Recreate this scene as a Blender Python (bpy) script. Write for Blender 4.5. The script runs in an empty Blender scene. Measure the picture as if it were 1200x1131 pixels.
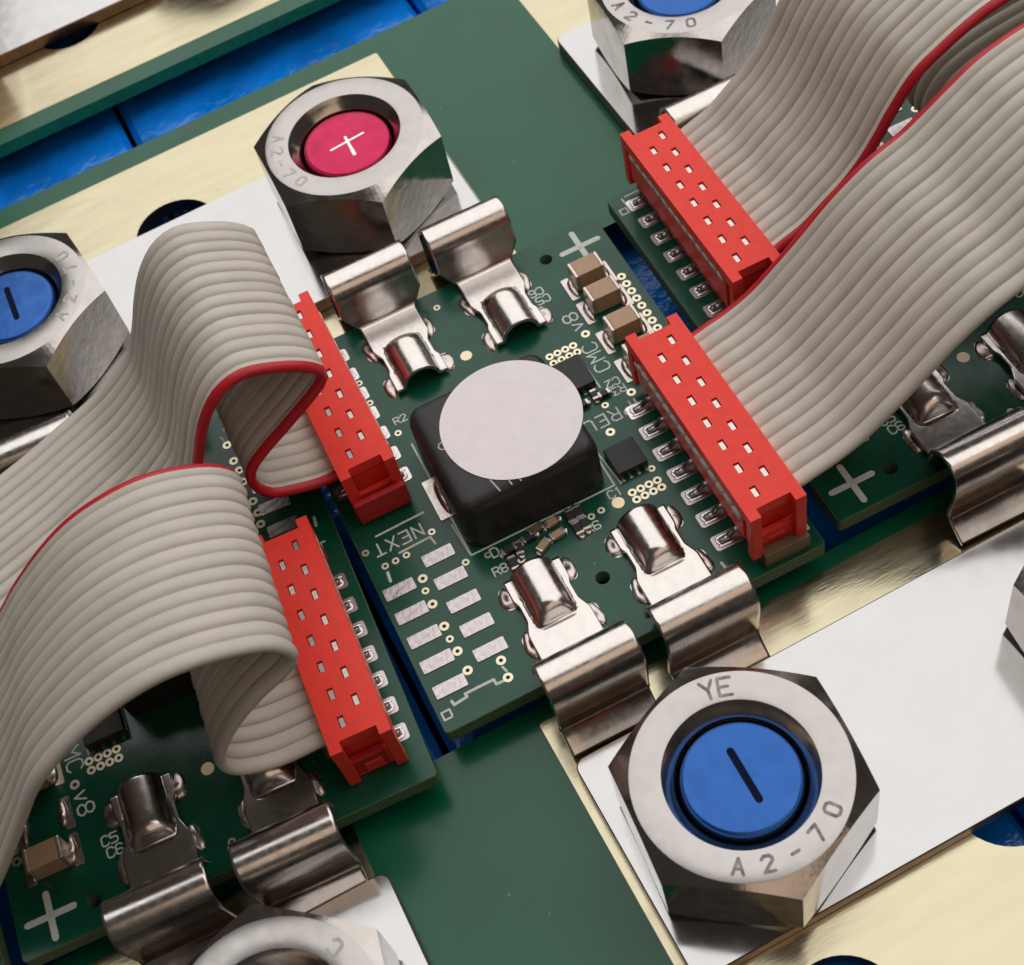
import bpy, bmesh, math, random
from mathutils import Vector, Matrix, noise
from mathutils.geometry import tessellate_polygon
random.seed(7)
SC = bpy.context.scene
COL = SC.collection
S = 0.1                      # everything below is measured in millimetres; 1 Blender unit = 1 cm
R = math.radians
# ------------------------------------------------------------------ camera
cd = bpy.data.cameras.new('camera'); cam = bpy.data.objects.new('camera', cd); COL.objects.link(cam)
cam.matrix_world = Matrix(((0.894727, 0.434345, -0.103960, -1.35869), (-0.414949, 0.722371, -0.553171, -7.21441), (-0.165169, 0.538075, 0.826556, 10.86998), (0, 0, 0, 1)))
cd.sensor_width = 36; cd.lens = 53.93; cd.clip_start = 0.5; cd.clip_end = 400
cd.dof.use_dof = True; cd.dof.focus_distance = 12.6; cd.dof.aperture_fstop = 0.85
SC.camera = cam
# ------------------------------------------------------------------ world, lamps, exposure
w = bpy.data.worlds.new('World'); SC.world = w; w.use_nodes = True
w.node_tree.nodes['Background'].inputs[0].default_value = (0.30, 0.265, 0.235, 1)
w.node_tree.nodes['Background'].inputs[1].default_value = 0.17
def softbox(name, pos, target, sx, sy, radiance, col):
    l = bpy.data.lights.new(name, 'AREA'); l.shape = 'RECTANGLE'; l.size = sx; l.size_y = sy
    l.energy = radiance * math.pi * sx * sy; l.color = col
    o = bpy.data.objects.new(name, l); COL.objects.link(o); o.location = pos
    o.rotation_euler = (Vector(target) - Vector(pos)).to_track_quat('-Z', 'Y').to_euler()
    return o
softbox('key_softbox', (12.0, 14.0, 26.0), (3.0, 0, 0), 54, 50, 1.36, (1, 0.985, 0.97))
softbox('warm_fill', (5.0, -17.5, 24.0), (0, 0, 0), 32, 15, 0.7, (1, 0.76, 0.58))
SC.view_settings.view_transform = 'Standard'; SC.view_settings.look = 'None'
SC.view_settings.exposure = 0.16; SC.view_settings.gamma = 1.0
SC.unit_settings.scale_length = 0.01

# ------------------------------------------------------------------ materials
MATS = {}
def mat(name, col, rough=0.4, metal=0.0, spec=0.5, coat=0.0, bump=0.0, bscale=40.0, var=0.0, vscale=8.0, rvar=0.0, stretch=(1, 1, 1), speck=None, rnd=0.0, bdist=0.02):
    m = bpy.data.materials.new(name); m.use_nodes = True; nt = m.node_tree; b = nt.nodes['Principled BSDF']
    b.inputs['Base Color'].default_value = (*col, 1); b.inputs['Roughness'].default_value = rough
    b.inputs['Metallic'].default_value = metal; b.inputs['Specular IOR Level'].default_value = spec
    b.inputs['Coat Weight'].default_value = coat; b.inputs['Coat Roughness'].default_value = 0.12
    tc = nt.nodes.new('ShaderNodeTexCoord'); mp = nt.nodes.new('ShaderNodeMapping')
    nt.links.new(tc.outputs['Object'], mp.inputs[0]); mp.inputs['Scale'].default_value = stretch
    def nz(scale, detail=4):
        n = nt.nodes.new('ShaderNodeTexNoise'); n.inputs['Scale'].default_value = scale; n.inputs['Detail'].default_value = detail
        nt.links.new(mp.outputs[0], n.inputs['Vector']); return n
    if var > 0:
        n = nz(vscale); r = nt.nodes.new('ShaderNodeMapRange'); r.inputs[3].default_value = 1 - var; r.inputs[4].default_value = 1 + var
        r.inputs[1].default_value = 0.3; r.inputs[2].default_value = 0.7
        nt.links.new(n.outputs['Fac'], r.inputs[0])
        mx = nt.nodes.new('ShaderNodeVectorMath'); mx.operation = 'SCALE'; mx.inputs[0].default_value = col
        nt.links.new(r.outputs[0], mx.inputs['Scale']); nt.links.new(mx.outputs[0], b.inputs['Base Color'])
    if rnd > 0:     # small difference from one piece to the next
        oi = nt.nodes.new('ShaderNodeObjectInfo'); hs = nt.nodes.new('ShaderNodeHueSaturation'); r = nt.nodes.new('ShaderNodeMapRange')
        r.inputs[3].default_value = 1 - rnd; r.inputs[4].default_value = 1 + rnd; nt.links.new(oi.outputs['Random'], r.inputs[0]); nt.links.new(r.outputs[0], hs.inputs['Value'])
        src = b.inputs['Base Color'].links
        if src: nt.links.new(src[0].from_socket, hs.inputs['Color'])
        else: hs.inputs['Color'].default_value = (*col, 1)
        nt.links.new(hs.outputs[0], b.inputs['Base Color'])
    if speck:       # (density, size, colour): scattered dust grains and tiny nicks
        vo = nt.nodes.new('ShaderNodeTexVoronoi'); vo.inputs['Scale'].default_value = speck[0]; nt.links.new(mp.outputs[0], vo.inputs['Vector'])
        sp = nt.nodes.new('ShaderNodeSeparateColor'); nt.links.new(vo.outputs['Color'], sp.inputs[0])
        sz = nt.nodes.new('ShaderNodeMath'); sz.operation = 'MULTIPLY'; sz.inputs[1].default_value = speck[1]; nt.links.new(sp.outputs[0], sz.inputs[0])
        lt = nt.nodes.new('ShaderNodeMath'); lt.operation = 'LESS_THAN'; nt.links.new(vo.outputs['Distance'], lt.inputs[0]); nt.links.new(sz.outputs[0], lt.inputs[1])
        mx = nt.nodes.new('ShaderNodeMix'); mx.data_type = 'RGBA'; nt.links.new(lt.outputs[0], mx.inputs['Factor']); mx.inputs['B'].default_value = (*speck[2], 1)
        src = b.inputs['Base Color'].links
        if src: nt.links.new(src[0].from_socket, mx.inputs['A'])
        else: mx.inputs['A'].default_value = (*col, 1)
        nt.links.new(mx.outputs['Result'], b.inputs['Base Color'])
    if rvar > 0:
        n = nz(vscale * 1.7); r = nt.nodes.new('ShaderNodeMapRange'); r.inputs[1].default_value = 0.3; r.inputs[2].default_value = 0.7
        r.inputs[3].default_value = max(0.03, rough - rvar); r.inputs[4].default_value = rough + rvar
        nt.links.new(n.outputs['Fac'], r.inputs[0]); nt.links.new(r.outputs[0], b.inputs['Roughness'])
    if bump > 0:
        n = nz(bscale, 5); bp = nt.nodes.new('ShaderNodeBump'); bp.inputs['Strength'].default_value = bump; bp.inputs['Distance'].default_value = bdist
        nt.links.new(n.outputs['Fac'], bp.inputs['Height']); nt.links.new(bp.outputs[0], b.inputs['Normal'])
    MATS[name] = m; return m
mask_big = mat('base_solder_mask', (0.003, 0.105, 0.05), 0.2, spec=0.42, var=0.1, vscale=1.2, rvar=0.03, bump=0.02, bscale=30, speck=(3.2, 0.055, (0.12, 0.16, 0.13)))
mask = mat('solder_mask', (0.003, 0.075, 0.042), 0.2, spec=0.42, var=0.18, vscale=3, rvar=0.05, bump=0.04, bscale=40, speck=(5, 0.06, (0.16, 0.18, 0.16)))
fr4 = mat('board_edge', (0.10, 0.17, 0.09), 0.6, var=0.25, vscale=30)
pcb_edge = mat('base_board_edge', (0.02, 0.26, 0.10), 0.45, var=0.2, vscale=12)
silk = mat('silkscreen_ink', (0.62, 0.68, 0.64), 0.6, var=0.1, vscale=40)
gold = mat('gold_plating', (0.53, 0.475, 0.33), 0.2, 1.0, var=0.04, vscale=1, rvar=0.05, bump=0.04, bscale=10, stretch=(1, 5, 1), speck=(2.2, 0.05, (0.2, 0.14, 0.07)))
via_gold = mat('via_gold', (0.72, 0.65, 0.48), 0.4, 1.0)
hole_dark = mat('drilled_hole', (0.004, 0.006, 0.005), 0.7)
tin = mat('tin_plated_bar', (0.50, 0.495, 0.49), 0.13, 1.0, var=0.02, vscale=3, rvar=0.03, bump=0.012, bscale=5, speck=(1.6, 0.045, (0.16, 0.13, 0.11)))
nickel = mat('nickel_clip', (0.62, 0.58, 0.55), 0.23, 1.0, var=0.04, vscale=10, rvar=0.05, bump=0.03, bscale=14)
rim_tin = mat('fillet_bright_reflection', (0.66, 0.61, 0.60), 0.3, 1.0, var=0.1, vscale=15)  # solder rim, its bright reflection put into the base colour
solder = mat('solder', (0.56, 0.50, 0.465), 0.3, 1.0, var=0.12, vscale=15, rvar=0.06, bump=0.12, bscale=9)
pad_tin = mat('tinned_pad', (0.52, 0.475, 0.47), 0.36, 1.0, var=0.14, vscale=22, rvar=0.1, bump=0.22, bscale=16)
steel = mat('stainless_steel', (0.46, 0.425, 0.395), 0.15, 1.0, var=0.1, vscale=4, rvar=0.06, bump=0.05, bscale=12)
bore_m = mat('nut_bore', (0.40, 0.36, 0.325), 0.33, 1.0, var=0.15, vscale=8)
steel_face = mat('stainless_face', (0.435, 0.41, 0.395), 0.3, 1.0, var=0.02, vscale=5, rvar=0.05, bump=0.02, bscale=40)
stamp = mat('stamped_mark', (0.17, 0.155, 0.145), 0.4, 0.9, var=0.5, vscale=18)  # dark strokes lie proud; their colour imitates the shade of recessed letters
stamp_faint = mat('faint_stamped_mark', (0.40, 0.38, 0.37), 0.45, 1.0, var=0.2, vscale=40)
blue_paint = mat('blue_anodised', (0.024, 0.105, 0.37), 0.25, 0.7, coat=0.0, var=0.05, vscale=5, rvar=0.1, bump=0.22, bscale=3)
pink_paint = mat('magenta_anodised', (0.52, 0.016, 0.085), 0.3, 0.65, coat=0.0, var=0.1, vscale=5, rvar=0.1, bump=0.35, bscale=3.5)
mark_dark = mat('engraved_dark', (0.002, 0.006, 0.03), 0.7, spec=0.1)
mark_bright = mat('engraved_bright', (0.85, 0.80, 0.78), 0.3, 0.7)
red_pl = mat('red_plastic', (0.93, 0.06, 0.042), 0.4, spec=0.25, var=0.05, vscale=12, bump=0.05, bscale=40)
red_shaded = mat('red_plastic_shaded', (0.50, 0.022, 0.025), 0.42, spec=0.4, var=0.08, vscale=12, bump=0.05, bscale=40)  # the plugs' red plastic with the shade beneath them put into the colour
contact = mat('tinned_contact', (0.62, 0.57, 0.52), 0.35, 1.0, var=0.2, vscale=40)
grey_wire = mat('grey_pvc', (0.62, 0.58, 0.52), 0.46, spec=0.4, var=0.05, vscale=4, bump=0.05, bscale=25, speck=(4, 0.03, (0.1, 0.08, 0.06)), rnd=0.05)
red_wire = mat('red_pvc', (0.55, 0.018, 0.03), 0.4, spec=0.4, var=0.1, vscale=6)
black_pl = mat('black_ferrite', (0.022, 0.021, 0.022), 0.42, spec=0.4, var=0.25, vscale=6, rvar=0.06, bump=0.15, bscale=60, speck=(12, 0.05, (0.12, 0.12, 0.12)))
chip_pl = mat('black_epoxy', (0.022, 0.022, 0.023), 0.5, spec=0.4, var=0.2, vscale=20, bump=0.2, bscale=60)
paper = mat('white_label', (0.92, 0.865, 0.89), 0.55, spec=0.3, var=0.03, vscale=9, bump=0.04, bscale=60, speck=(6, 0.03, (0.5, 0.46, 0.46)))
print_grey = mat('grey_print', (0.45, 0.44, 0.45), 0.6)
tan = mat('tan_ceramic', (0.46, 0.30, 0.19), 0.42, var=0.06, vscale=20, bump=0.1, bscale=50)
capend = mat('capacitor_end', (0.72, 0.60, 0.52), 0.35, 0.8, var=0.1, vscale=30, bump=0.2, bscale=40)
brown = mat('brown_ceramic', (0.16, 0.10, 0.045), 0.45, var=0.15, vscale=10)
copper = mat('gold_test_point', (0.74, 0.60, 0.42), 0.45, 1.0)
blue_cell = mat('blue_cell_wrap', (0.003, 0.22, 0.84), 0.22, spec=0.6, var=0.3, vscale=1.4, rvar=0.1, bump=1.0, bscale=2.4, bdist=0.08)
lead_m = mat('pin_dark_reflection', (0.30, 0.27, 0.255), 0.25, 1.0, var=0.1, vscale=20)  # connector pins, their dark reflection painted in as a darker metal
bar_edge = mat('bar_cut_edge', (0.30, 0.215, 0.155), 0.35, 1.0, var=0.2, vscale=10)
pcb_hole = mat('shaded_hole_wall', (0.006, 0.012, 0.012), 0.6)  # hole and slot walls near black, their inner shade put into the colour
seam_m = mat('cell_seam', (0.004, 0.006, 0.012), 0.6)

# ------------------------------------------------------------------ object helpers
def tag(o, label=None, cat=None, group=None, kind=None):
    for k, v in (('label', label), ('category', cat), ('group', group), ('kind', kind)):
        if v: o[k] = v
    return o
def thing(name, label, cat, group=None, loc=(0, 0, 0), rz=0.0):
    o = bpy.data.objects.new(name, None); COL.objects.link(o)
    o.location = Vector(loc) * S; o.rotation_euler = (0, 0, rz); o.empty_display_size = 0.2
    return tag(o, label, cat, group)
def put(name, me, parent=None, loc=(0, 0, 0), rz=0.0, label=None):
    o = bpy.data.objects.new(name, me); COL.objects.link(o)
    o.location = Vector(loc) * S; o.rotation_euler = (0, 0, rz)
    if parent: o.parent = parent
    if label: o['label'] = label
    return o
class MB:
    """collects faces (mm) and builds one mesh"""
    def __init__(s): s.v = []; s.f = []; s.m = []; s.sm = []
    def add(s, vs, fs, mi=0, smooth=False):
        n = len(s.v); s.v += [tuple(p) for p in vs]
        for f in fs: s.f.append([i + n for i in f]); s.m.append(mi); s.sm.append(smooth)
        return s
    def box(s, x0, x1, y0, y1, z0, z1, b=0.0, mi=0):
        bm = bmesh.new(); bmesh.ops.create_cube(bm, size=1)
        for v in bm.verts: v.co = Vector(((x0 + x1) / 2 + v.co.x * (x1 - x0), (y0 + y1) / 2 + v.co.y * (y1 - y0), (z0 + z1) / 2 + v.co.z * (z1 - z0)))
        if b > 0: bmesh.ops.bevel(bm, geom=bm.edges[:], offset=b, segments=2, profile=0.5, affect='EDGES')
        bm.verts.index_update()
        s.add([v.co for v in bm.verts], [[v.index for v in f.verts] for f in bm.faces], mi); bm.free(); return s
    def prism(s, out, z0, z1, holes=(), ch=0.0, mi=0, side=None, hside=None):
        side = mi if side is None else side
        hside = side if hside is None else hside
        n = len(out)
        ins = out
        if ch > 0:
            ins = []
            for i in range(n):
                a, p, c = Vector(out[i - 1]), Vector(out[i]), Vector(out[(i + 1) % n])
                d1 = (p - a).normalized(); d2 = (c - p).normalized()
                n1 = Vector((-d1.y, d1.x)); n2 = Vector((-d2.y, d2.x)); q = (n1 + n2)
                q = q / max(0.3, q.dot(n1)) if q.length > 1e-6 else n1
                ins.append(tuple(p + q * ch))
        loops = [ins] + [list(h) for h in holes]
        flat = [p for l in loops for p in l]
        tri = tessellate_polygon([[Vector((p[0], p[1], 0)) for p in l] for l in loops])
        s.add([(p[0], p[1], z1) for p in flat], tri, mi)
        s.add([(p[0], p[1], z0) for p in flat], [t[::-1] for t in tri], mi)
        if ch > 0:
            s.add([(*p, z1) for p in ins] + [(*p, z1 - ch) for p in out], [(i, (i + 1) % n, n + (i + 1) % n, n + i) for i in range(n)], side)
            s.add([(*p, z0) for p in ins] + [(*p, z0 + ch) for p in out], [(i, n + i, n + (i + 1) % n, (i + 1) % n) for i in range(n)], side)
            zt, zb = z1 - ch, z0 + ch
        else: zt, zb = z1, z0
        for k, l in enumerate([out] + [list(h) for h in holes]):
            m = len(l)
            s.add([(*p, zt if k == 0 else z1) for p in l] + [(*p, zb if k == 0 else z0) for p in l], [(i, m + i, m + (i + 1) % m, (i + 1) % m) for i in range(m)], side if k == 0 else hside)
        return s
    def lathe(s, prof, n=48, cx=0, cy=0, mi=0, smooth=True, cap=False):
        vs = []; fs = []
        for r, z in prof:
            for i in range(n):
                a = 2 * math.pi * i / n; vs.append((cx + r * math.cos(a), cy + r * math.sin(a), z))
        for k in range(len(prof) - 1):
            for i in range(n):
                j = (i + 1) % n; fs.append((k * n + i, k * n + j, (k + 1) * n + j, (k + 1) * n + i))
        s.add(vs, fs, mi, smooth)
        if cap: s.add(vs[-n:], [list(range(n))], mi)
        return s
    def stroke(s, pts, wd, z, h=0.02, mi=0):
        """a flat printed line with rounded ends, standing h proud"""
        hw = wd / 2
        for a, b in zip(pts[:-1], pts[1:]):
            a = Vector(a); b = Vector(b); d = b - a
            ang = math.atan2(d.y, d.x); o = []
            for i in range(5): t = ang + math.pi / 2 + math.pi * i / 4; o.append((a.x + hw * math.cos(t), a.y + hw * math.sin(t)))
            for i in range(5): t = ang - math.pi / 2 + math.pi * i / 4; o.append((b.x + hw * math.cos(t), b.y + hw * math.sin(t)))
            zz = z + h + random.random() * 0.004
            s.add([(*p, zz) for p in o], [list(range(10))], mi)
            s.add([(*p, zz) for p in o] + [(*p, z - 0.02) for p in o], [(i, 10 + i, 10 + (i + 1) % 10, (i + 1) % 10) for i in range(10)], mi)
        return s
    def hf(s, xs, ys, Z, zb, mi=0):
        """stepped height field: Z[i][j] is the level of cell i (x) j (y)"""
        nx, ny = len(xs) - 1, len(ys) - 1
        g = lambda i, j: Z[i][j] if 0 <= i < nx and 0 <= j < ny else zb
        for i in range(nx):
            for j in range(ny):
                z = g(i, j); x0, x1, y0, y1 = xs[i], xs[i + 1], ys[j], ys[j + 1]
                if z > zb + 1e-6:
                    s.add([(x0, y0, z), (x1, y0, z), (x1, y1, z), (x0, y1, z)], [(0, 1, 2, 3)], mi)
                    s.add([(x0, y0, zb), (x1, y0, zb), (x1, y1, zb), (x0, y1, zb)], [(3, 2, 1, 0)], mi)
                for (di, dj, e) in ((1, 0, ((x1, y0), (x1, y1))), (0, 1, ((x1, y1), (x0, y1))), (-1, 0, ((x0, y1), (x0, y0))), (0, -1, ((x0, y0), (x1, y0)))):
                    q = g(i + di, j + dj)
                    if z > q + 1e-6: s.add([(*e[0], q), (*e[1], q), (*e[1], z), (*e[0], z)], [(0, 1, 2, 3)], mi)
        return s
    def shell(s, P, th, mi=0):
        """closed sheet of thickness th under a grid P[v][u] of points"""
        nv, nu = len(P), len(P[0]); P = [[Vector(p) for p in r] for r in P]; Q = []
        for v in range(nv):
            row = []
            for u in range(nu):
                du = P[v][min(u + 1, nu - 1)] - P[v][max(u - 1, 0)]; dv = P[min(v + 1, nv - 1)][u] - P[max(v - 1, 0)][u]
                row.append(P[v][u] - du.cross(dv).normalized() * th)
            Q.append(row)
        flat = [p for r in P for p in r] + [p for r in Q for p in r]; N = nv * nu; fs = []; ws = []
        for v in range(nv - 1):
            for u in range(nu - 1):
                a = v * nu + u; fs.append((a, a + 1, a + nu + 1, a + nu)); fs.append((N + a, N + a + nu, N + a + nu + 1, N + a + 1))
        for v in range(nv - 1):
            a = v * nu; ws.append((a, a + nu, N + a + nu, N + a)); a = v * nu + nu - 1; ws.append((a, N + a, N + a + nu, a + nu))
        for u in range(nu - 1):
            ws.append((u, N + u, N + u + 1, u + 1)); a = (nv - 1) * nu + u; ws.append((a, a + 1, N + a + 1, N + a))
        s.add(flat, fs, mi, True); s.add(flat, ws, mi, False); return s
    def blob(s, cx, cy, z, rx, ry, rz, mi=0, seed=0):
        n, k = 14, 5; vs = []; fs = []
        for j in range(k):
            f = math.pi / 2 * j / (k - 1)
            for i in range(n):
                a = 2 * math.pi * i / n; wob = 1 + 0.13 * math.sin(2 * a + seed) + 0.08 * math.sin(3 * a + 2 * seed)
                c = math.cos(f) ** 0.7 if j < k - 1 else 0.02
                vs.append((cx + rx * wob * c * math.cos(a), cy + ry * wob * c * math.sin(a), z + rz * math.sin(f) * (1 + .1 * math.sin(a + seed))))
        for j in range(k - 1):
            for i in range(n): fs.append((j * n + i, j * n + (i + 1) % n, (j + 1) * n + (i + 1) % n, (j + 1) * n + i))
        fs.append([(k - 1) * n + i for i in range(n)]); s.add(vs, fs, mi, True); return s
    def mesh(s, name, *mats):
        me = bpy.data.meshes.new(name); me.from_pydata([(p[0] * S, p[1] * S, p[2] * S) for p in s.v], [], s.f)
        for m in mats: me.materials.append(m)
        me.polygons.foreach_set('material_index', s.m); me.polygons.foreach_set('use_smooth', s.sm)
        me.validate(); me.update()
        bm = bmesh.new(); bm.from_mesh(me); bmesh.ops.remove_doubles(bm, verts=bm.verts, dist=1e-5); bmesh.ops.recalc_face_normals(bm, faces=bm.faces); bm.to_mesh(me); bm.free()
        return me
CACHE = {}
def cached(key, fn):
    if key not in CACHE: CACHE[key] = fn()
    return CACHE[key]
def circle(cx, cy, r, n=40): return [(cx + r * math.cos(2 * math.pi * i / n), cy + r * math.sin(2 * math.pi * i / n)) for i in range(n)]
def rrect(x0, x1, y0, y1, r, n=5):
    o = []
    for cx, cy, a0 in ((x1 - r, y0 + r, -90), (x1 - r, y1 - r, 0), (x0 + r, y1 - r, 90), (x0 + r, y0 + r, 180)):
        for i in range(n + 1): a = R(a0 + 90 * i / n); o.append((cx + r * math.cos(a), cy + r * math.sin(a)))
    return o
def spline(pts, n):
    """Catmull-Rom through pts, resampled to n points of equal arc length"""
    P = [Vector(p) for p in pts]; P = [2 * P[0] - P[1]] + P + [2 * P[-1] - P[-2]]; D = []
    for i in range(1, len(P) - 2):
        for k in range(12):
            t = k / 12; a, b, c, d = P[i - 1:i + 3]
            D.append(0.5 * ((2 * b) + (c - a) * t + (2 * a - 5 * b + 4 * c - d) * t * t + (3 * b - a - 3 * c + d) * t ** 3))
    D.append(P[-2]); L = [0]
    for a, b in zip(D[:-1], D[1:]): L.append(L[-1] + (b - a).length)
    out = []; j = 0
    for i in range(n):
        q = L[-1] * i / (n - 1)
        while j < len(L) - 2 and L[j + 1] < q: j += 1
        out.append(D[j].lerp(D[j + 1], min(1, (q - L[j]) / max(1e-9, L[j + 1] - L[j]))))
    return out
# ------------------------------------------------------------------ stroke lettering (cell 4 wide, 6 high)
FONT = {
 'N': [[(0, 0), (0, 6), (4, 0), (4, 6)]], 'E': [[(4, 0), (0, 0), (0, 6), (4, 6)], [(0, 3), (3, 3)]], 'X': [[(0, 0), (4, 6)], [(0, 6), (4, 0)]],
 'T': [[(2, 0), (2, 6)], [(0, 6), (4, 6)]], 'P': [[(0, 0), (0, 6), (3, 6), (4, 5), (4, 4), (3, 3), (0, 3)]],
 'R': [[(0, 0), (0, 6), (3, 6), (4, 5), (4, 4), (3, 3), (0, 3)], [(2, 3), (4, 0)]], 'V': [[(0, 6), (0, 1), (1, 0), (3, 0), (4, 1), (4, 6)]],
 'C': [[(4, 5), (3, 6), (1, 6), (0, 5), (0, 1), (1, 0), (3, 0), (4, 1)]], 'M': [[(0, 0), (0, 6), (2, 3), (4, 6), (4, 0)]],
 'v': [[(0.3, 4), (2, 0), (3.7, 4)]], '8': [[(1, 3), (0, 4), (0, 5), (1, 6), (3, 6), (4, 5), (4, 4), (3, 3), (1, 3), (0, 2), (0, 1), (1, 0), (3, 0), (4, 1), (4, 2), (3, 3)]],
 '6': [[(4, 5), (3, 6), (1, 6), (0, 5), (0, 1), (1, 0), (3, 0), (4, 1), (4, 2), (3, 3), (0, 3)]], '5': [[(4, 6), (0, 6), (0, 3.4), (3, 3.4), (4, 2.6), (4, 1), (3, 0), (0, 0)]],
 '2': [[(0, 5), (1, 6), (3, 6), (4, 5), (4, 4), (0, 0), (4, 0)]], '1': [[(1, 5), (2, 6), (2, 0)]], '3': [[(0, 6), (4, 6), (2, 3.6), (4, 2.4), (4, 1), (3, 0), (0, 0)]],
 'A': [[(0, 0), (2, 6), (4, 0)], [(0.8, 2.2), (3.2, 2.2)]], '7': [[(0, 6), (4, 6), (1.4, 0)]], '0': [[(1, 0), (0, 1), (0, 5), (1, 6), (3, 6), (4, 5), (4, 1), (3, 0), (1, 0)]],
 '-': [[(0.5, 3), (3.5, 3)]], 'Y': [[(0, 6), (2, 3), (4, 6)], [(2, 3), (2, 0)]], 'S': [[(4, 5), (3, 6), (1, 6), (0, 5), (0, 4), (4, 2), (4, 1), (3, 0), (1, 0), (0, 1)]], 'D': [[(0, 0), (0, 6), (2.6, 6), (4, 4.6), (4, 1.4), (2.6, 0), (0, 0)]], ' ': []}
def text(mb, s, x, y, h, rot=0, wd=0.16, z=0.0, pitch=1.42, mi=0):
    """lettering that starts at x, y (baseline) and runs along rot"""
    c, n = math.cos(rot), math.sin(rot); k = h / 6; px = 0
    for ch in s:
        for pl in FONT[ch]:
            pts = [((px + a * k), b * k) for a, b in pl]
            mb.stroke([(x + a * c - b * n, y + a * n + b * c) for a, b in pts], wd, z, mi=mi)
        px += 4 * k * pitch
    return mb
# ------------------------------------------------------------------ layout frame of the base boards (turned a little against the small boards)
PHI = 0.026
def BW(x, y): return (x * math.cos(PHI) - y * math.sin(PHI), x * math.sin(PHI) + y * math.cos(PHI))
Z_PAD, Z_PCB, Z_BAR = -3.5, -3.55, -2.0

# ------------------------------------------------------------------ battery cells below (blue wrap), laid side by side
def cell(i, row):
    x0 = -15.4 + 36.6 * (i - 1); y0, y1 = (-64, 88) if row == 0 else (88.6, 215)
    names = {(0, 0): 'blue wrapped battery cell under the lower left corner of the green base board', (1, 0): 'blue wrapped battery cell under the middle of the large green base board',
             (2, 0): 'blue wrapped battery cell under the right part of the green base board', (3, 0): 'blue wrapped battery cell under the far right end of the base board', (-1, 0): 'blue wrapped battery cell under the far left end of the base board'}
    lab = names.get((i, row), 'blue wrapped cell of the rear row, ' + ('farthest left under the rear board', 'under the upper left corner', 'behind the top edge', 'at the right end of the rear board')[(i + 1) % 4])
    t = thing('battery_cell', lab, 'battery', 'blue battery cells under the boards' if row else None, BW(x0 + 18.3, (y0 + y1) / 2) + (0,), PHI)
    m = MB().prism(rrect(-18.0, 18.0, -(y1 - y0) / 2, (y1 - y0) / 2, 2.2), -90, -8.2, ch=0.7)
    put('case', m.mesh('case', blue_cell), t)
    tm = MB()
    for sy in (-38, 38): tm.lathe([(9.5, -8.3), (9.5, -5.6), (8.8, -5.2), (0.02, -5.2)], 40, 0, sy + (3.9 - (y0 + y1) / 2 if row == 0 else 134 - (y0 + y1) / 2))
    put('terminal_post', tm.mesh('terminal_post', tin), t)
for i in (-1, 0, 1, 2, 3): cell(i, 0)
for i in (-1, 0, 1, 2): cell(i, 1)
gnd = MB(); gnd.add([(-900, -900, -90.3), (900, -900, -90.3), (900, 900, -90.3), (-900, 900, -90.3)], [(0, 1, 2, 3)])
tag(put('table', gnd.mesh('table', mat('dark_table', (0.03, 0.03, 0.032), 0.6))), kind='structure')

# ------------------------------------------------------------------ base boards with gold pads
def base_board(label, X0, X1, Y0, Y1, slot, pads, holes):
    t = thing('base_board', label, 'circuit board', None, (0, 0, 0), PHI)
    hl = [circle(*h) for h in holes]
    if slot: hl.append(rrect(slot[0], slot[1], slot[2], slot[3], 1.5))
    m = MB().prism(rrect(X0, X1, Y0, Y1, 1.0), Z_PCB - 1.6, Z_PCB, hl, 0, 0, 1, 2)
    put('substrate', m.mesh('base_substrate', mask_big, pcb_edge, pcb_hole), t)
    for (a, b, c, d) in pads:
        ph = [circle(*h) for h in holes if a < h[0] < b and c < h[1] < d]
        put('gold_pad', MB().prism(rrect(a, b, c, d, 0.25, 2), Z_PCB + 0.004, Z_PAD, ph).mesh('gold_pad', gold), t)
    return t
P = 36.6
base_board('large green base board with gold pads and a long slot under the small boards', -110, 112, -58, 64.8, (-104, 106, -17.4, 24.7),
    [(-45.0, 12.9, 26.45, 62.0), (29.7, 86, 26.45, 62.0), (-100, -61.5, 26.45, 62), (-7.8, 50, -54.6, -18.9), (-82, -24.5, -54.6, -18.9), (66, 100, -54.6, -18.9)],
    [(-15.5, 50.1, 4.4), (20.0, -41.4, 4.4), (1.0, -49.7, 4.3), (58, 50.1, 4.4), (-53, -41.4, 4.4)])
base_board('rear green base board strip with gold plating at the upper left', -110, 112, 74.8, 200, None,
    [(-100, 49, 77.3, 112)], [(-16.1, 89.8, 4.25), (3.6, 100.5, 4.4), (20.5, 89.8, 4.25)])

# ------------------------------------------------------------------ bus bars
def busbar(label, x0, x1, y0, y1):
    t = thing('busbar', label, 'busbar', None, BW((x0 + x1) / 2, (y0 + y1) / 2) + (Z_PAD + 0.02,), PHI)
    hx, hy = (x1 - x0) / 2, (y1 - y0) / 2; hh = Z_BAR - Z_PAD - 0.02
    put('bar', MB().prism(rrect(-hx, hx, -hy, hy, 0.9), 0, hh, (), 0.1, 0, 1).mesh('bar', tin, bar_edge), t)
    return t
busbar('bright plated busbar under the pink stud nut and the left blue stud nut', -46.0, 12.5, 31.0, 50.25)
busbar('bright plated busbar under the large blue stud nut at lower right', -7.1, 52.0, -43.0, -23.85)
busbar('bright plated busbar under the cropped nut at the bottom edge', -82.0, -23.5, -43.2, -24.3)
busbar('bright plated busbar under the blue stud nut at the top', 29.5, 88.0, 31.0, 50.3)
busbar('bright plated busbar in the upper left corner behind the blue gap', -80.0, -4.0, 87.5, 106.8)

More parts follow.
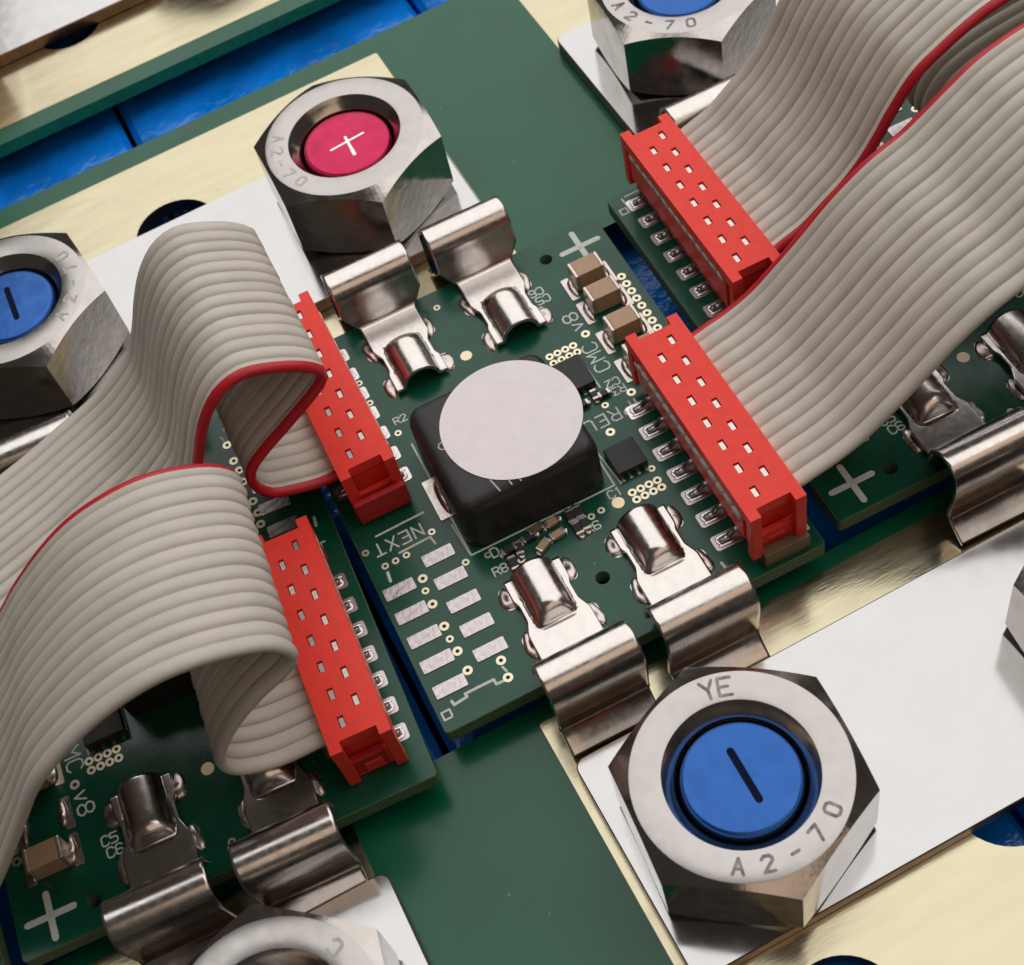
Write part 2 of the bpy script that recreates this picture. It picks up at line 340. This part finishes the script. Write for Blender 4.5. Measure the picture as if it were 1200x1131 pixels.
# ------------------------------------------------------------------ nuts and studs
RC, AFH, NH = 7.92, 8.28, 8.0
def nut_body(phase):
    m = MB(); n = 120; t30 = math.tan(R(30))
    def rh(a): return AFH / math.cos(((a - phase) % R(60)) - R(30))
    A = [2 * math.pi * i / n for i in range(n)]
    A = sorted(A + [phase + R(60) * k for k in range(6)], key=lambda a: a % (2 * math.pi)); n = len(A)
    ch = lambda r: max(0.03, (r - RC) * t30)
    def ring(f): return [(f(a)[0] * math.cos(a), f(a)[0] * math.sin(a), f(a)[1]) for a in A]
    rings = [(ring(lambda a: (RC, NH)), 0), (ring(lambda a: (rh(a), NH - ch(rh(a)))), 0), (ring(lambda a: (rh(a), ch(rh(a)))), 0), (ring(lambda a: (RC, 0)), 0)]
    for (p, _), (q, _2) in zip(rings[:-1], rings[1:]):
        for i in range(n):
            j = (i + 1) % n; m.add([p[i], q[i], q[j], p[j]], [(0, 1, 2, 3)])
    m.lathe([(RC, 0), (5.6, 0.0), (5.1, 0.5)], 64)
    pr = [(5.1, 0.5)]
    z = 0.5
    while z < NH - 1.6:
        pr += [(4.7, z + 0.35), (5.0, z + 0.7)]; z += 0.7
    pr += [(4.72, NH - 1.25)]; m.lathe(pr, 64, mi=1)
    m.lathe([(4.72, NH - 1.25), (4.82, NH - 1.15), (5.3, NH - 0.45), (5.66, NH)], 64)
    return m.mesh('nut_body', steel, bore_m)
def nut_face():
    return MB().lathe([(5.62, NH - 0.01), (5.68, NH + 0.012), (7.86, NH + 0.012), (7.95, NH - 0.02)], 96).mesh('nut_face', steel_face)
def stamps(items, m_, t):
    for s, a0, da, out in items:
        for k, chx in enumerate(s):
            mb = MB(); a = R(a0 + da * k); h = 1.4 if out else 1.12; r = 6.75
            up = a if out else a + math.pi
            bx, by = r * math.cos(a), r * math.sin(a)      # centre of the letter
            rot = up - math.pi / 2
            ox = bx - (h / 3 * math.cos(rot)) - math.cos(up) * h / 2; oy = by - (h / 3 * math.sin(rot)) - math.sin(up) * h / 2
            text(mb, chx, ox, oy, h, rot, 0.24, NH + 0.012)
            put('stamped_letter', mb.mesh('stamped_letter', m_), t)
def nut(label, x, y, phase, st=None, stm=None):
    t = thing('hex_nut', label, 'nut', None, BW(x, y) + (Z_BAR + 0.01,), 0)
    put('body', nut_body(R(phase)), t); put('bearing_face', cached('nf', nut_face), t)
    if st: stamps(st, stm, t)
def stud(label, x, y, paint, mark, top=5.05):
    t = thing('terminal_stud', label, 'stud', None, BW(x, y) + (-5.0,), 0)
    H = top + 5.0
    sh = MB(); pr = [(4.3, 0)]; z = 0
    while z < H - 2.2: pr += [(4.55, z + 0.4), (4.25, z + 0.8)]; z += 0.8
    pr += [(4.55, H - 1.3), (4.52, H - .9), (4.3, H - .62)]; sh.lathe(pr, 40); put('thread', sh.mesh('thread', steel), t)
    put('painted_end', MB().lathe([(4.46, H - 0.6), (4.42, H - 0.42), (4.3, H - 0.12), (4.2, H - 0.02), (3.95, H), (0.01, H)], 64).mesh('painted_end', paint), t)
    mk = MB()
    if mark == '-': mk.stroke([(0.3, 2.1), (0.3, -2.0)], 0.58, H, 0.012)
    if mark == '+':
        mk.stroke([(-1.7, -0.15), (0.5, 0.1), (1.9, 0.25)], 0.24, H, 0.02); mk.stroke([(0.15, 0.75), (0.1, -2.0)], 0.28, H, 0.02); mk.stroke([(0.1, -1.3), (0.1, -2.0)], 0.36, H, 0.03)
    if mark: put('polarity_mark', mk.mesh('polarity_mark', mark_dark if mark == '-' else mark_bright), t)
nut('large steel hex nut stamped YE and A2-70 round a blue stud end', 2.24, -34.02, 26, [('YE', 81, -10.5, True), ('A2-70', 239, 17.3, False)], stamp)
nut('steel hex nut round the pink stud end', 3.1, 41.83, 30, [('A2-70', 150, 15, False)], stamp_faint)
nut('steel hex nut cropped by the left edge, round a blue stud end', -32.83, 41.49, 38, [('A2-70', -50, 17, False)], stamp_faint)
nut('steel hex nut cropped by the top edge, beside the upper ribbon cable', 40.38, 41.47, 27, [('A2-70', 180, 18, False)], stamp)
nut('steel hex nut with a dark empty bore, cropped by the bottom edge', -34.2, -34.2, 22, [('C', 30, 15, False)], stamp_faint)
nut('steel hex nut of which only a sliver shows at the right edge', 35.3, -36.1, 30)
nut('steel hex nut on the rear busbar, outside the top left corner', -32.8, 95.2, 20)
nut('steel hex nut behind the top edge above the blue gap', 3.6, 100.5, 20)
stud('blue painted stud end with an engraved minus in the lower right nut', 2.24, -34.02, blue_paint, '-', 5.2)
stud('pink painted stud end with an engraved plus sign', 3.1, 41.83, pink_paint, '+', 5.0)
stud('blue painted stud end with a dark minus, cropped by the left edge', -32.83, 41.49, blue_paint, '-', 5.1)
stud('blue painted stud end in the nut at the top edge', 40.38, 41.47, blue_paint, '-', 5.1)
stud('dark stud end sunk deep in the nut at the bottom edge', -34.2, -34.2, steel, None, 2.0)
stud('stud end in the nut at the right edge', 35.3, -36.1, pink_paint, None, 4.8)

# ------------------------------------------------------------------ the small monitoring boards
def clip_mesh():
    path = [(11.4, .36), (12.4, .36), (14, .36), (16, .36), (18, .36), (19.4, .36), (20.1, .5), (20.5, 1.1), (20.85, 2.1)]
    path += [(22.9 - 1.65 * math.cos(R(a)), 3.5 + 1.65 * math.sin(R(a))) for a in range(0, 181, 30)]
    path += [(24.5, 2.0), (24.25, 0.2), (24.12, -1.1), (24.5, -1.95), (25.3, -2.58), (26.25, -3.14)]
    pl = spline([(a, b) for a, b in path], 110); nu = 33; G = []
    for k, p in enumerate(pl):
        t, z = p.x, p.y
        if z < 0.45 and t < 20.2: w = 2.55 if t < 13.4 else (2.55 - 0.25 * min(1, (t - 13.4) / .6) if t < 15.6 else 2.3 + 0.5 * min(1, (t - 15.6) / 1.2))
        elif t < 21.2 and z < 3: w = 2.8 + 1.2 * min(1, max(0, (z - 0.45) / 1.6)) ** 0.8
        else: w = 4.0
        if z < -1.6: w = 4.0 - 0.1
        row = []
        for u in range(nu):
            x = (u / (nu - 1) * 2 - 1) * w; dz = 0
            if t < 17 and z < .5 and abs(x) < 1.6:
                e = math.sqrt(max(0, 1 - (x / 1.6) ** 2)); g = 1 if t < 15.2 else math.sqrt(max(0, 1 - ((t - 15.2) / 1.35) ** 2))
                dz = 1.6 * e * g
            row.append((x, t, z + dz))
        G.append(row)
    return MB().shell([r[::-1] for r in G], 0.3).mesh('contact_clip', nickel)
def joint_mesh(k):
    m = MB().prism(rrect(-0.3, 0.8, -1.1, 1.1, 0.5), 0.0, 0.03); m.blob(0.22, 0, 0.0, 0.66, 1.22, 0.3, seed=k)
    return m.mesh('solder_joint', solder)
def lead_mesh(sgn):
    # foil pad, fillet painted bright and the bent pin; outer end at x = 0, the pin runs towards +x under the housing
    m = MB().prism(rrect(-0.25, 2.3, -0.74, 0.74, 0.25, 3), 0, 0.06)
    m.blob(0.95, .4, .05, .85, .24, .13, seed=1); m.blob(0.95, -.4, .05, .85, .24, .13, seed=2); m.blob(0.24, 0, .05, .2, .45, .1, seed=3)
    return m.mesh('lead_pad', rim_tin)
def pin_mesh():
    m = MB()
    pr = [(0.35, .12), (0.9, .14), (1.25, .3), (1.7, .75), (2.6, .95)]
    pl = spline(pr, 14); m.shell([[(p.x, y, p.y + .12) for y in (-.24, 0, .24)] for p in pl], .12)
    return m.mesh('pin', lead_m)
def via_mesh(ro, ri):
    m = MB().lathe([(ro, 0.0), (ro, 0.024), (ri, 0.024), (ri, 0.012)], 20, smooth=False)
    m.lathe([(ri, 0.012), (0.01, 0.012)], 20, mi=1, smooth=False); return m.mesh('via', via_gold, hole_dark)
def cap_parts(t, x, y, L=3.0, Wd=1.95, H=2.15):
    e = .34
    c = put('capacitor', cached(('cap', L, Wd, H), lambda: MB().box(-L / 2 + e, L / 2 - e, -Wd / 2 + .02, Wd / 2 - .02, .12, H - .02, .06).mesh('capacitor', tan)), t, (x, y, 0))
    for sx in (-1, 1):
        put('end_cap', cached(('ce', L, Wd, H, sx), lambda: MB().box(sx * (L / 2 - e / 2) - e / 2, sx * (L / 2 - e / 2) + e / 2, -Wd / 2, Wd / 2, .1, H, .1).mesh('end_cap', capend)), c)
    return c
def chip(t, x, y, sx, sy, h, pins, side='y'):
    c = put('chip', cached(('chip', sx, sy, h), lambda: MB().box(-sx / 2, sx / 2, -sy / 2, sy / 2, .08, h, .07).mesh('chip', chip_pl)), t, (x, y, 0))
    for k in range(pins):
        for s in (-1, 1):
            px = (k - (pins - 1) / 2) * (sx * .8 / max(1, pins - 1) if pins > 1 else 0)
            put('pin', cached(('cpin', sx), lambda: MB().box(-.16, .16, -.22, .22, .02, .16, .03).mesh('chip_pin', solder)), c, (px, s * (sy / 2 + .16), 0))
    return c
def resistor(t, x, y, rz, L=1.6, Wd=.8, m=None, nm='resistor'):
    m = m or chip_pl
    c = put(nm, cached(('res', L, Wd, m.name), lambda: MB().box(-L / 2 + .2, L / 2 - .2, -Wd / 2, Wd / 2, .08, .5, .04).mesh(nm, m)), t, (x, y, 0), rz)
    for s in (-1, 1): put('end_cap', cached(('re', L, Wd, s), lambda: (MB().box(s * (L / 2 - .12) - .14, s * (L / 2 - .12) + .14, -Wd / 2 - .02, Wd / 2 + .02, .06, .53, .05).blob(s * (L / 2 + .06), 0, 0.02, .3, Wd / 2, .22)).mesh('resistor_end', solder)), c)
def hdr(ext):
    m = MB().box(-1.75, 1.75, -9.7, 9.7, .35, 1.9 if ext else 3.0, .1).box(-1.4, 1.4, 9.6, 10.3, .4, 2.6, .08)
    if ext:
        m.box(-2.3, 2.3, -11.4, -10.85, .35, 3.1, .08)
        for x in (-1, 1): m.box(x * 2.08 - .22, x * 2.08 + .22, -11.0, -9.6, .36, 2.95, .05)
        m.box(-1.5, 1.5, -10.9, -9.6, .37, 1.1); m.box(-.35, .35, -10.9, -10.2, .9, 2.2, .05)
    else: m.box(-1.2, 1.2, -10.1, -9.6, .4, 2.4, .06)
    return m.mesh('header', red_shaded)
def connector(t, cx, cy, inner, half_in, half_out, ext):
    """board half of a ribbon connector; inner = +1 when the board centre lies towards +x"""
    h = put('header', cached(('hdr', ext), lambda: hdr(ext)), t, (cx, cy, 0))
    for k in range(7):
        for s in (-1, 1):
            hl = half_in if s == inner else half_out
            yy = (k - 3) * 2.54 + (-.635 if s == inner else .635) * inner * 1.0
            rz = 0 if s < 0 else math.pi
            put('solder_pad', cached('lpad', lambda: lead_mesh(1)), t, (cx + s * hl, cy + yy, 0), rz)
            put('pin', cached('lpin', pin_mesh), h, (s * hl, yy, 0), rz)
    return h
VIAS = [(18.5, 15.9 - 1.016 * k, .42, .17) for k in range(8)] + [(8.73 + .79 * k, y, .38, .16) for k in range(4) for y in (11.07, 10.22)] + [(8.5 + .79 * k, y, .38, .16) for k in range(4) for y in (-5.63, -6.43)]
VIAS += [(x, y, .42, .17) for x, y in ((-10.43, -4.16), (-10.66, -6.8), (-10.62, -9.18), (-10.57, -11.8), (-10.54, -13.78), (13.21, 3.68), (9.71, .85), (12.66, 11.67), (-7.81, -14.31), (-7.94, -15.95))]
VIAS += [(x, y, .33, .14) for x, y in ((-10.69, -5.36), (-10.68, -10.48), (-6.63, -4.58), (-7.97, -.36), (-10.76, -1.35), (-11.79, -1.4), (-12.77, -1.42), (-13.77, .64), (10.61, 3.63), (11.01, -4.34), (5.44, -5.86), (4.45, -5.98), (-2.45, -6.75), (2.2, 15.37), (2.15, 21.99), (-7.57, 17.74), (-7.54, 15.13), (-6.56, 10.67), (5.6, -15.3), (-4.7, -4.9))]
def silkscreen():
    out = []
    def L(pts, wd=.2, nm='printed_line', more=()):
        m = MB()
        for q in (pts,) + tuple(more): m.stroke([(x - 2.7, y - 3.03) for x, y in q], wd, 0)
        out.append((nm, m.mesh(nm, silk)))
    L([(15.0, 21.35), (18.75, 21.35)], .55, 'plus_mark', ([(16.88, 19.5), (16.88, 23.2)],))
    L([(-5.95, 8.9), (-5.95, -4.2), (7.55, -4.2), (7.55, 8.9)], .17)
    L([(-12.36, 1.71), (-7.83, 1.82)]); L([(-11.2, -.85), (-8.28, -.75), (-8.15, -1.6)]); L([(-12.82, -2.1), (-12.92, -3.0)], .26)
    L([(-12.76, -15.6), (-12.69, -16.0), (-11.5, -15.85), (-11.55, -15.55), (-9.03, -15.55), (-9.0, -16.03), (-8.3, -16.05)], .24); L([(-7.95, -14.9), (-7.8, -15.4)], .2)
    L([(13.05, 2.9), (13.1, 1.6)], .18); L([(7.6, 1.4), (8.1, -4.35)], .16); L([(10.98, 9.6), (11.1, 5.6)], .16); L([(15.2, -17.4), (18.0, -17.35)], .16)
    L([(11.6, -15.3), (11.9, -17.3)], .24); L([(18.3, -16.3), (18.4, -17.2)], .2)
    L([(-6.2, -.6), (-6.0, -4.0)], .14)
    for x, y in ((-13.55, -16.5), (18.9, -15.7)): L([(x - .35, y - .35), (x + .35, y - .35), (x + .35, y + .35), (x - .35, y + .35), (x - .35, y - .35)], .17)
    def T(s, x, y, h, r, wd=.17, p=1.42):
        out.append(('lettering', text(MB(), s, x - 2.7, y - 3.03, h, r, wd, 0, p).mesh('lettering', silk)))
    pi = math.pi
    T('NEXT', -8.6, .95, 1.2, pi, .16, 1.5); T('PREV', 12.55, 2.9, 1.25, pi, .16, 1.5)
    T('CMC', 12.95, 7.1, 1.35, pi / 2, .15, 1.38); T('v8', 12.95, 12.4, 1.35, pi / 2, .16, 1.35)
    T('C6', 11.55, 18.95, .85, pi, .14, 1.3); T('C5', 11.75, 17.85, .85, pi, .14, 1.3)
    T('C2', 12.9, 5.9, .8, pi, .13, 1.3); T('R3', 13.0, 4.9, .8, pi, .13, 1.3); T('D', -4.4, -5.4, .9, 0, .14); T('R8', -5.0, -7.1, .8, 0, .13, 1.3)
    T('R6', 3.5, -7.35, .8, 0, .13, 1.3); T('C1', 6.6, -5.3, .8, 0, .13, 1.3); T('R2', -6.4, 11.6, .75, 0, .12, 1.3); T('C8', 8.0, 4.9, .7, pi / 2, .12, 1.3)
    return out
def board(label, cx, cy, rz, nxt, prv, alt=False):
    t = thing('circuit_board', label, 'circuit board', None, (cx, cy, 0), rz)
    sub = put('substrate', cached('sub', lambda: MB().prism(rrect(-17, 17, -21, 21, .35, 3), -1.6, 0, [circle(10.72, 18.62, .62, 24), circle(-.05, -14.7, .62, 24)], .05, 0, 1).mesh('substrate', mask, fr4)), t)
    for nm, me in cached('silk', silkscreen): put(nm, me, t)
    for x, y, ro, ri in VIAS:
        if alt and x < -7.5 and y < 1: continue
        put('via', cached(('via', ro), lambda: via_mesh(ro, ri)), t, (x - 2.7, y - 3.03, 0))
    for x, y in ((2.24, 15.3), (7.01, -5.92)):
        put('test_point', cached('tp', lambda: MB().lathe([(.55, 0), (.55, .03), (.01, .03)], 20, smooth=False).mesh('test_point', copper)), t, (x - 2.7, y - 3.03, 0))
    for sx, rot, off in ((-4.95, math.pi, 0), (4.85, math.pi, 0), (-5.1, 0, 0), (4.9, 0, 0)):
        c = put('contact_clip', cached('clip', clip_mesh), t, (sx, 0, 0), rot)
        for k, (jx, jy) in enumerate(((-3.0, 12.6), (3.0, 12.6), (-3.1, 17.4), (3.1, 17.4))):
            put('solder_joint', cached(('sj', k), lambda: joint_mesh(k * 1.7)), c, (jx, jy, 0), 0 if jx < 0 else math.pi)
    # five jumper pads each side of the via row
    jp = cached('jp', lambda: MB().prism(rrect(-1.4, 1.4, -.62, .62, .12, 2), 0, .09, (), .03).mesh('jumper_pad', pad_tin))
    if alt:
        for k in range(5): put('jumper_pad', jp, t, (-10.15 - 2.7, -3.4 - 2.55 * k - 3.03, 0))
        for x, y in ((-8.1, -14.27), (-8.16, -12.28), (-8.34, -11.04), (-8.32, -9.67), (-8.5, -7.25), (-8.55, -5.9), (-8.43, -4.64)): put('via', cached(('via', .42), lambda: via_mesh(.42, .17)), t, (x - 2.7, y - 3.03, 0))
    else:
        for k in range(5): put('jumper_pad', jp, t, (-12.55 - 2.7 + .05 * k, -4.15 - 2.56 * k - 3.03, 0))
        for k in range(5): put('jumper_pad', jp, t, (-8.4 - 2.7 + .06 * k, -2.8 - 2.55 * k - 3.03, 0))
    for k, yy in enumerate((17.3, 14.0, 10.0, 6.3)):
        if not (alt and k == 1): cap_parts(t, 15.75 - 2.7, yy - 3.03)
        put('capacitor_pad', cached('cp', lambda: MB().prism(rrect(-.42, .42, -1.42, 1.42, .15, 2), 0, .1, (), .03).blob(.3, 0, .06, .42, 1.2, .4).mesh('capacitor_pad', solder)), t, (13.75 - 2.7, yy - .25 - 3.03, 0))
        put('capacitor_pad', CACHE['cp'], t, (17.65 - 2.7, yy - .25 - 3.03, 0), math.pi)
    chip(t, 9.2 - 2.7, 7.6 - 3.03, 3.4, 3.5, .95, 4); chip(t, 9.5 - 2.7, -2.55 - 3.03, 2.8, 2.9, .95, 4)
    # small parts in the strip beside the inductor
    for x, y, r, kd in ((-3.0, -5.5, .1, 0), (1.3, -4.95, .15, 1), (1.2, -6.25, .12, 1), (-.3, -6.6, .5, 1), (-3.2, -6.9, 1.5, 0), (2.9, -5.25, 1.45, 0), (3.6, -5.2, 1.5, 0), (2.9, -6.6, 1.55, 0), (3.6, -6.5, 1.5, 0), (-2.2, -5.8, 1.4, 0), (-1.0, -5.3, .1, 0), (-.2, -4.85, .1, 2)):
        resistor(t, x - 2.7, y - 3.03, r, 1.35, .68, (chip_pl, tan, brown)[kd], 'ceramic_capacitor' if kd else 'resistor')
    for x, y, r in ((11.0, 4.6, .05), (10.2, 4.9, 1.5), (8.9, 4.5, .1)): resistor(t, x - 2.7, y - 3.03, r, 1.1, .55)
    # inductor with round label
    def ind():
        bm = bmesh.new(); m = MB(); lay = [(0, .1), (.0, 4.6), (.12, 5.3), (.4, 5.75), (.8, 5.95), (1.4, 6.0)]; rr = []
        for ins, z in lay: rr.append([(x, y, z) for x, y in rrect(-6.7 + ins, 6.2 - ins, -6.15 + ins, 6.15 - ins, max(.4, 1.4 - ins), 6)])
        n = len(rr[0])
        for a, b in zip(rr[:-1], rr[1:]): m.add(a + b, [(i, (i + 1) % n, n + (i + 1) % n, n + i) for i in range(n)], 0, True)
        m.add(rr[-1], [list(range(n))], 0, True); return m.mesh('inductor', black_pl)
    o = put('inductor', cached('ind', ind), t, (.95 - 2.7, 2.15 - 3.03, 0))
    put('round_label', cached('lab', lambda: MB().prism(circle(.95, .2, 6.06, 80), 6.005, 6.09).mesh('round_label', paper)), o)
    def pr():
        m = MB(); m.stroke([(-3.1, -4.2), (-2.8, -5.75)], .14, 6.0, .012); m.stroke([(-1.75, -5.25), (-1.7, -5.7)], .14, 6.0, .012); m.stroke([(-.95, -5.45), (-.9, -5.75)], .14, 6.0, .012)
        m.stroke([(-5.1 + .4 * math.cos(a / 8 * 6.3), .75 + .4 * math.sin(a / 8 * 6.3)) for a in range(7)], .12, 6.0, .012); return m.mesh('printing', print_grey)
    put('printing', cached('indpr', pr), o)
    for s in (-1, 1): put('solder_pad', cached('ip', lambda: MB().prism(rrect(-.75, .75, -2.25, 2.25, .12, 2), 0, .1, (), .03).blob(.35, 0, .06, .5, 1.9, .9).mesh('inductor_pad', solder)), t, ((-6.1 if s < 0 else 7.3) - 2.7, 2.4 - 3.03, 0), 0 if s < 0 else math.pi)
    connector(t, nxt[0], nxt[1], 1, 3.15, 3.15, 2.1); connector(t, prv[0], prv[1], -1, 3.9, 3.2, 0.0)
    if rz == 0: put('chip_component', cached('br', lambda: MB().box(-2.05, 2.05, -.6, .6, .05, 1.75, .08).mesh('brown_block', brown)), t, (16.45 - 2.7, -17.0 - 3.03, 0))
    return t
board('centre green board with black inductor under a plain round white label', 2.7, 3.03, 0, (-13.35, 11.5), (13.3, -9.63))
board('shaded green board at lower left, half under a looping ribbon cable', -32.3, 1.0, math.pi + R(-2.5), (-12.8, 8.15), (13.3, -9.6), True)
board('shaded green board at right under the two rising ribbon cables', 38.6, 4.2, math.pi, (-13.35, 11.5), (12.2, -10.7))
board('green board of which only an edge strip shows at the lower left corner', -68.6, .6, 0, (-13.35, 11.5), (13.3, -9.6))

# ------------------------------------------------------------------ ribbon cables with their red plugs
def plug_cap():
    xs = [-2.45, -1.05, -.5, .5, 1.05, 2.45]; xs = [-2.45, -1.5, -1.04, -.52, .52, 1.04, 1.5, 2.45]
    ys = [-10.55, -9.7]; slots = []
    for k in range(14):
        yc = (k - 6.5) * 1.27; slots.append((yc - .5, yc + .5, 2 if k % 2 == 0 else 4))
    cuts = sorted(set([-10.55, -9.7, 9.7, 10.55] + [round(v, 4) for a in slots for v in a[:2]])); ys = cuts
    Z = []
    for i in range(len(xs) - 1):
        row = []
        for j in range(len(ys) - 1):
            yc = (ys[j] + ys[j + 1]) / 2; z = 7.3
            if abs(yc) > 9.7 and 1 <= i <= 5: z = 6.15
            for a, b, ii in slots:
                if i == ii and a < yc < b: z = 6.5
            row.append(z)
        Z.append(row)
    m = MB().hf(xs, ys, Z, 6.15)
    return m.mesh('plug_cap', red_pl)
def plug_base():
    m = MB().box(-2.4, 2.4, -9.1, 9.1, 2.7, 5.15, .08)
    for s in (-1, 1):
        for x in (-1, 1): m.box(x * 1.97 - .47, x * 1.97 + .47, s * 10.12 - .42, s * 10.12 + .42, 1.3, 6.12, .07)
        m.box(-1.5, 1.5, s * 9.75 - .25, s * 9.75 + .25, 1.2, 3.6, .05); m.box(-.75, .75, s * 9.8 - .3, s * 9.8 + .3, 1.4, 2.8, .05)
    for k in range(15):
        yc = (k - 7) * 1.27
        for x in (-1, 1): m.box(x * 2.2 - .2, x * 2.2 + .2, yc - .22, yc + .22, 5.1, 6.2)
    return m.mesh('plug_base', red_pl)
def ribbon(label, pcx, pcy, prz, pz, prof_near, prof_far, yn, yf, red_near, n=120, swing=None):
    t = thing('ribbon_cable', label, 'ribbon cable', 'grey ribbon cables with red plugs')
    pl = put('plug', cached('pb', plug_base), t, (pcx, pcy, pz), prz)
    put('plug_cover', cached('pc', plug_cap), pl)
    for k in range(14):
        put('contact', cached('ct', lambda: MB().box(-.21, .21, -.42, .42, 6.4, 7.12, .03).mesh('contact', contact)), pl, (-.78 if k % 2 == 0 else .78, (k - 6.5) * 1.27, 0))
    A = spline(prof_near, n); B = spline(prof_far, n); N = 14; lift = [random.uniform(-.05, .05) for _ in range(N)]; hw, ht = .668, .44
    for i in range(N):
        f = (i + .5) / N; m = MB(); vs = []; fs = []; nr = 12
        C = [a.lerp(b, f) for a, b in zip(A, B)]
        for k in range(n):
            tn = (C[min(k + 1, n - 1)] - C[max(k - 1, 0)]).normalized(); nx, nz = -tn.y, tn.x
            y = yn + (yf - yn) * f + (swing(C[k].x) if swing else 0)
            wob = lift[i] + .025 * math.sin(k * .13 + 2.1 * i)
            for q in range(nr):
                a = 2 * math.pi * q / nr; u = hw * math.cos(a); v_ = ht * math.copysign(abs(math.sin(a)) ** .8, math.sin(a)) + wob
                vs.append((C[k].x + nx * v_, y + u, C[k].y + nz * v_))
        for k in range(n - 1):
            for q in range(nr): fs.append((k * nr + q, k * nr + (q + 1) % nr, (k + 1) * nr + (q + 1) % nr, (k + 1) * nr + q))
        fs.append(list(range(nr))[::-1]); fs.append([(n - 1) * nr + q for q in range(nr)])
        red = (i == 0 and red_near) or (i == N - 1 and not red_near); sg = -1 if red_near else 1
        m.add(vs, fs, 0, True)
        if red: m.m = [1 if len(f) == 4 and sg * math.cos(2 * math.pi * ((fi % nr) + .5) / nr) > .2 else 0 for fi, f in enumerate(m.f)]
        put('wire', m.mesh('wire', grey_wire, red_wire), t, label='edge wire with a red stripe' if red else None)
    return t
A_ = [(-8.0, 4.55), (-10.6, 4.55), (-13.0, 4.55), (-14.6, 4.6), (-16.5, 5.2), (-18.6, 6.2), (-19.45, 8.2), (-19.0, 10.1), (-17.4, 11.6), (-15.1, 13.2), (-12.7, 14.9), (-11.0, 16.3), (-10.75, 17.5), (-12.2, 19.1), (-14.6, 20.5), (-16.5, 21.0), (-18.5, 20.2), (-20.2, 18.3), (-21.6, 15.8), (-23.0, 12.8), (-24.8, 10.0), (-29.2, 7.0), (-34, 6.0), (-39, 5.7), (-52, 5.9), (-75, 6.2)]
ribbon('grey ribbon cable that loops up from the centre board towards the left', -10.6, 14.5, 0, -1.1, A_, A_, 5.65, 23.45, True, swing=lambda x: -0.34 * (math.sqrt(max(0, -29 - x) ** 2 + 9) - 3))
Bn = [(-17.6, 4.55), (-20.4, 4.55), (-22.8, 4.5), (-26.3, 4.7), (-28.8, 5.9), (-29.8, 7.4), (-29.8, 9.0), (-28.8, 11.0), (-27.2, 13.0), (-24.9, 14.9), (-22.6, 16.2), (-21.4, 17.4), (-21.7, 19.0), (-23.1, 20.6), (-26.8, 22.2), (-30.6, 22.5), (-35.2, 21.1), (-40.2, 17.7), (-43.8, 13.0), (-47.2, 8.4), (-49.8, 5.4), (-53, 3.9), (-60, 3.6), (-80, 3.8)]
Bf = [(-16.8, 4.55), (-19.5, 4.55), (-22, 4.6), (-25, 5.3), (-27.6, 7.3), (-28.4, 9.0), (-27.8, 10.9), (-25.5, 12.6), (-22.5, 14.0), (-20.3, 15.4), (-20.1, 16.6), (-21.3, 18.4), (-23.8, 19.9), (-26.3, 20.6), (-29.1, 20.5), (-32.1, 19.7), (-35.0, 18.0), (-38.1, 15.5), (-40.6, 13.1), (-44.8, 10.2), (-49.2, 8.6), (-60, 7.6), (-80, 7.2)]
ribbon('grey ribbon cable that loops over the lower left board, in front', -19.7, -8.0, R(-2.5), -1.1, Bn, Bf, -16.5, 1.6, False)
C_ = [(13.4, 5.65), (16.0, 5.65), (18.6, 5.8), (20.3, 6.3), (22.1, 6.8), (24.6, 8.0), (27.0, 9.9), (29.4, 12.0), (32.2, 14.6), (35.4, 16.8), (38.8, 18.3), (42.5, 20.8), (45.3, 22.5), (49.1, 23.6), (56, 24.6), (70, 25.5), (90, 25.5)]
ribbon('grey ribbon cable that rises from the right side of the centre board', 16.0, -6.6, math.pi, 0, C_, C_, -15.5, 2.3, False)
D_ = [(24.0, 5.65), (26.5, 5.65), (28.9, 5.8), (30.6, 6.4), (32.5, 7.2), (34.6, 8.8), (36.4, 10.2), (38.1, 12.1), (39.4, 14.1), (40.6, 16.2), (42.6, 18.9), (45, 20.5), (48, 22), (51, 22.8), (58, 24), (72, 25), (90, 25)]
ribbon('grey ribbon cable that rises from the rear connector at the top right', 26.45, 14.75, math.pi, 0, D_, D_, 6.0, 23.8, True)
E_ = [(92, 3.5), (75, 3.8), (60, 4.0), (51.5, 4.4), (48.6, 6.2), (48.4, 8.6), (50.5, 11.2), (56, 12.8), (66, 13.6), (80, 14), (92, 14)]
ribbon('brown shaded ribbon cable glimpsed in the gap between the two rising cables', 90, 11.5, 0, 0, E_[::-1], E_[::-1], 2.6, 20.4, True)
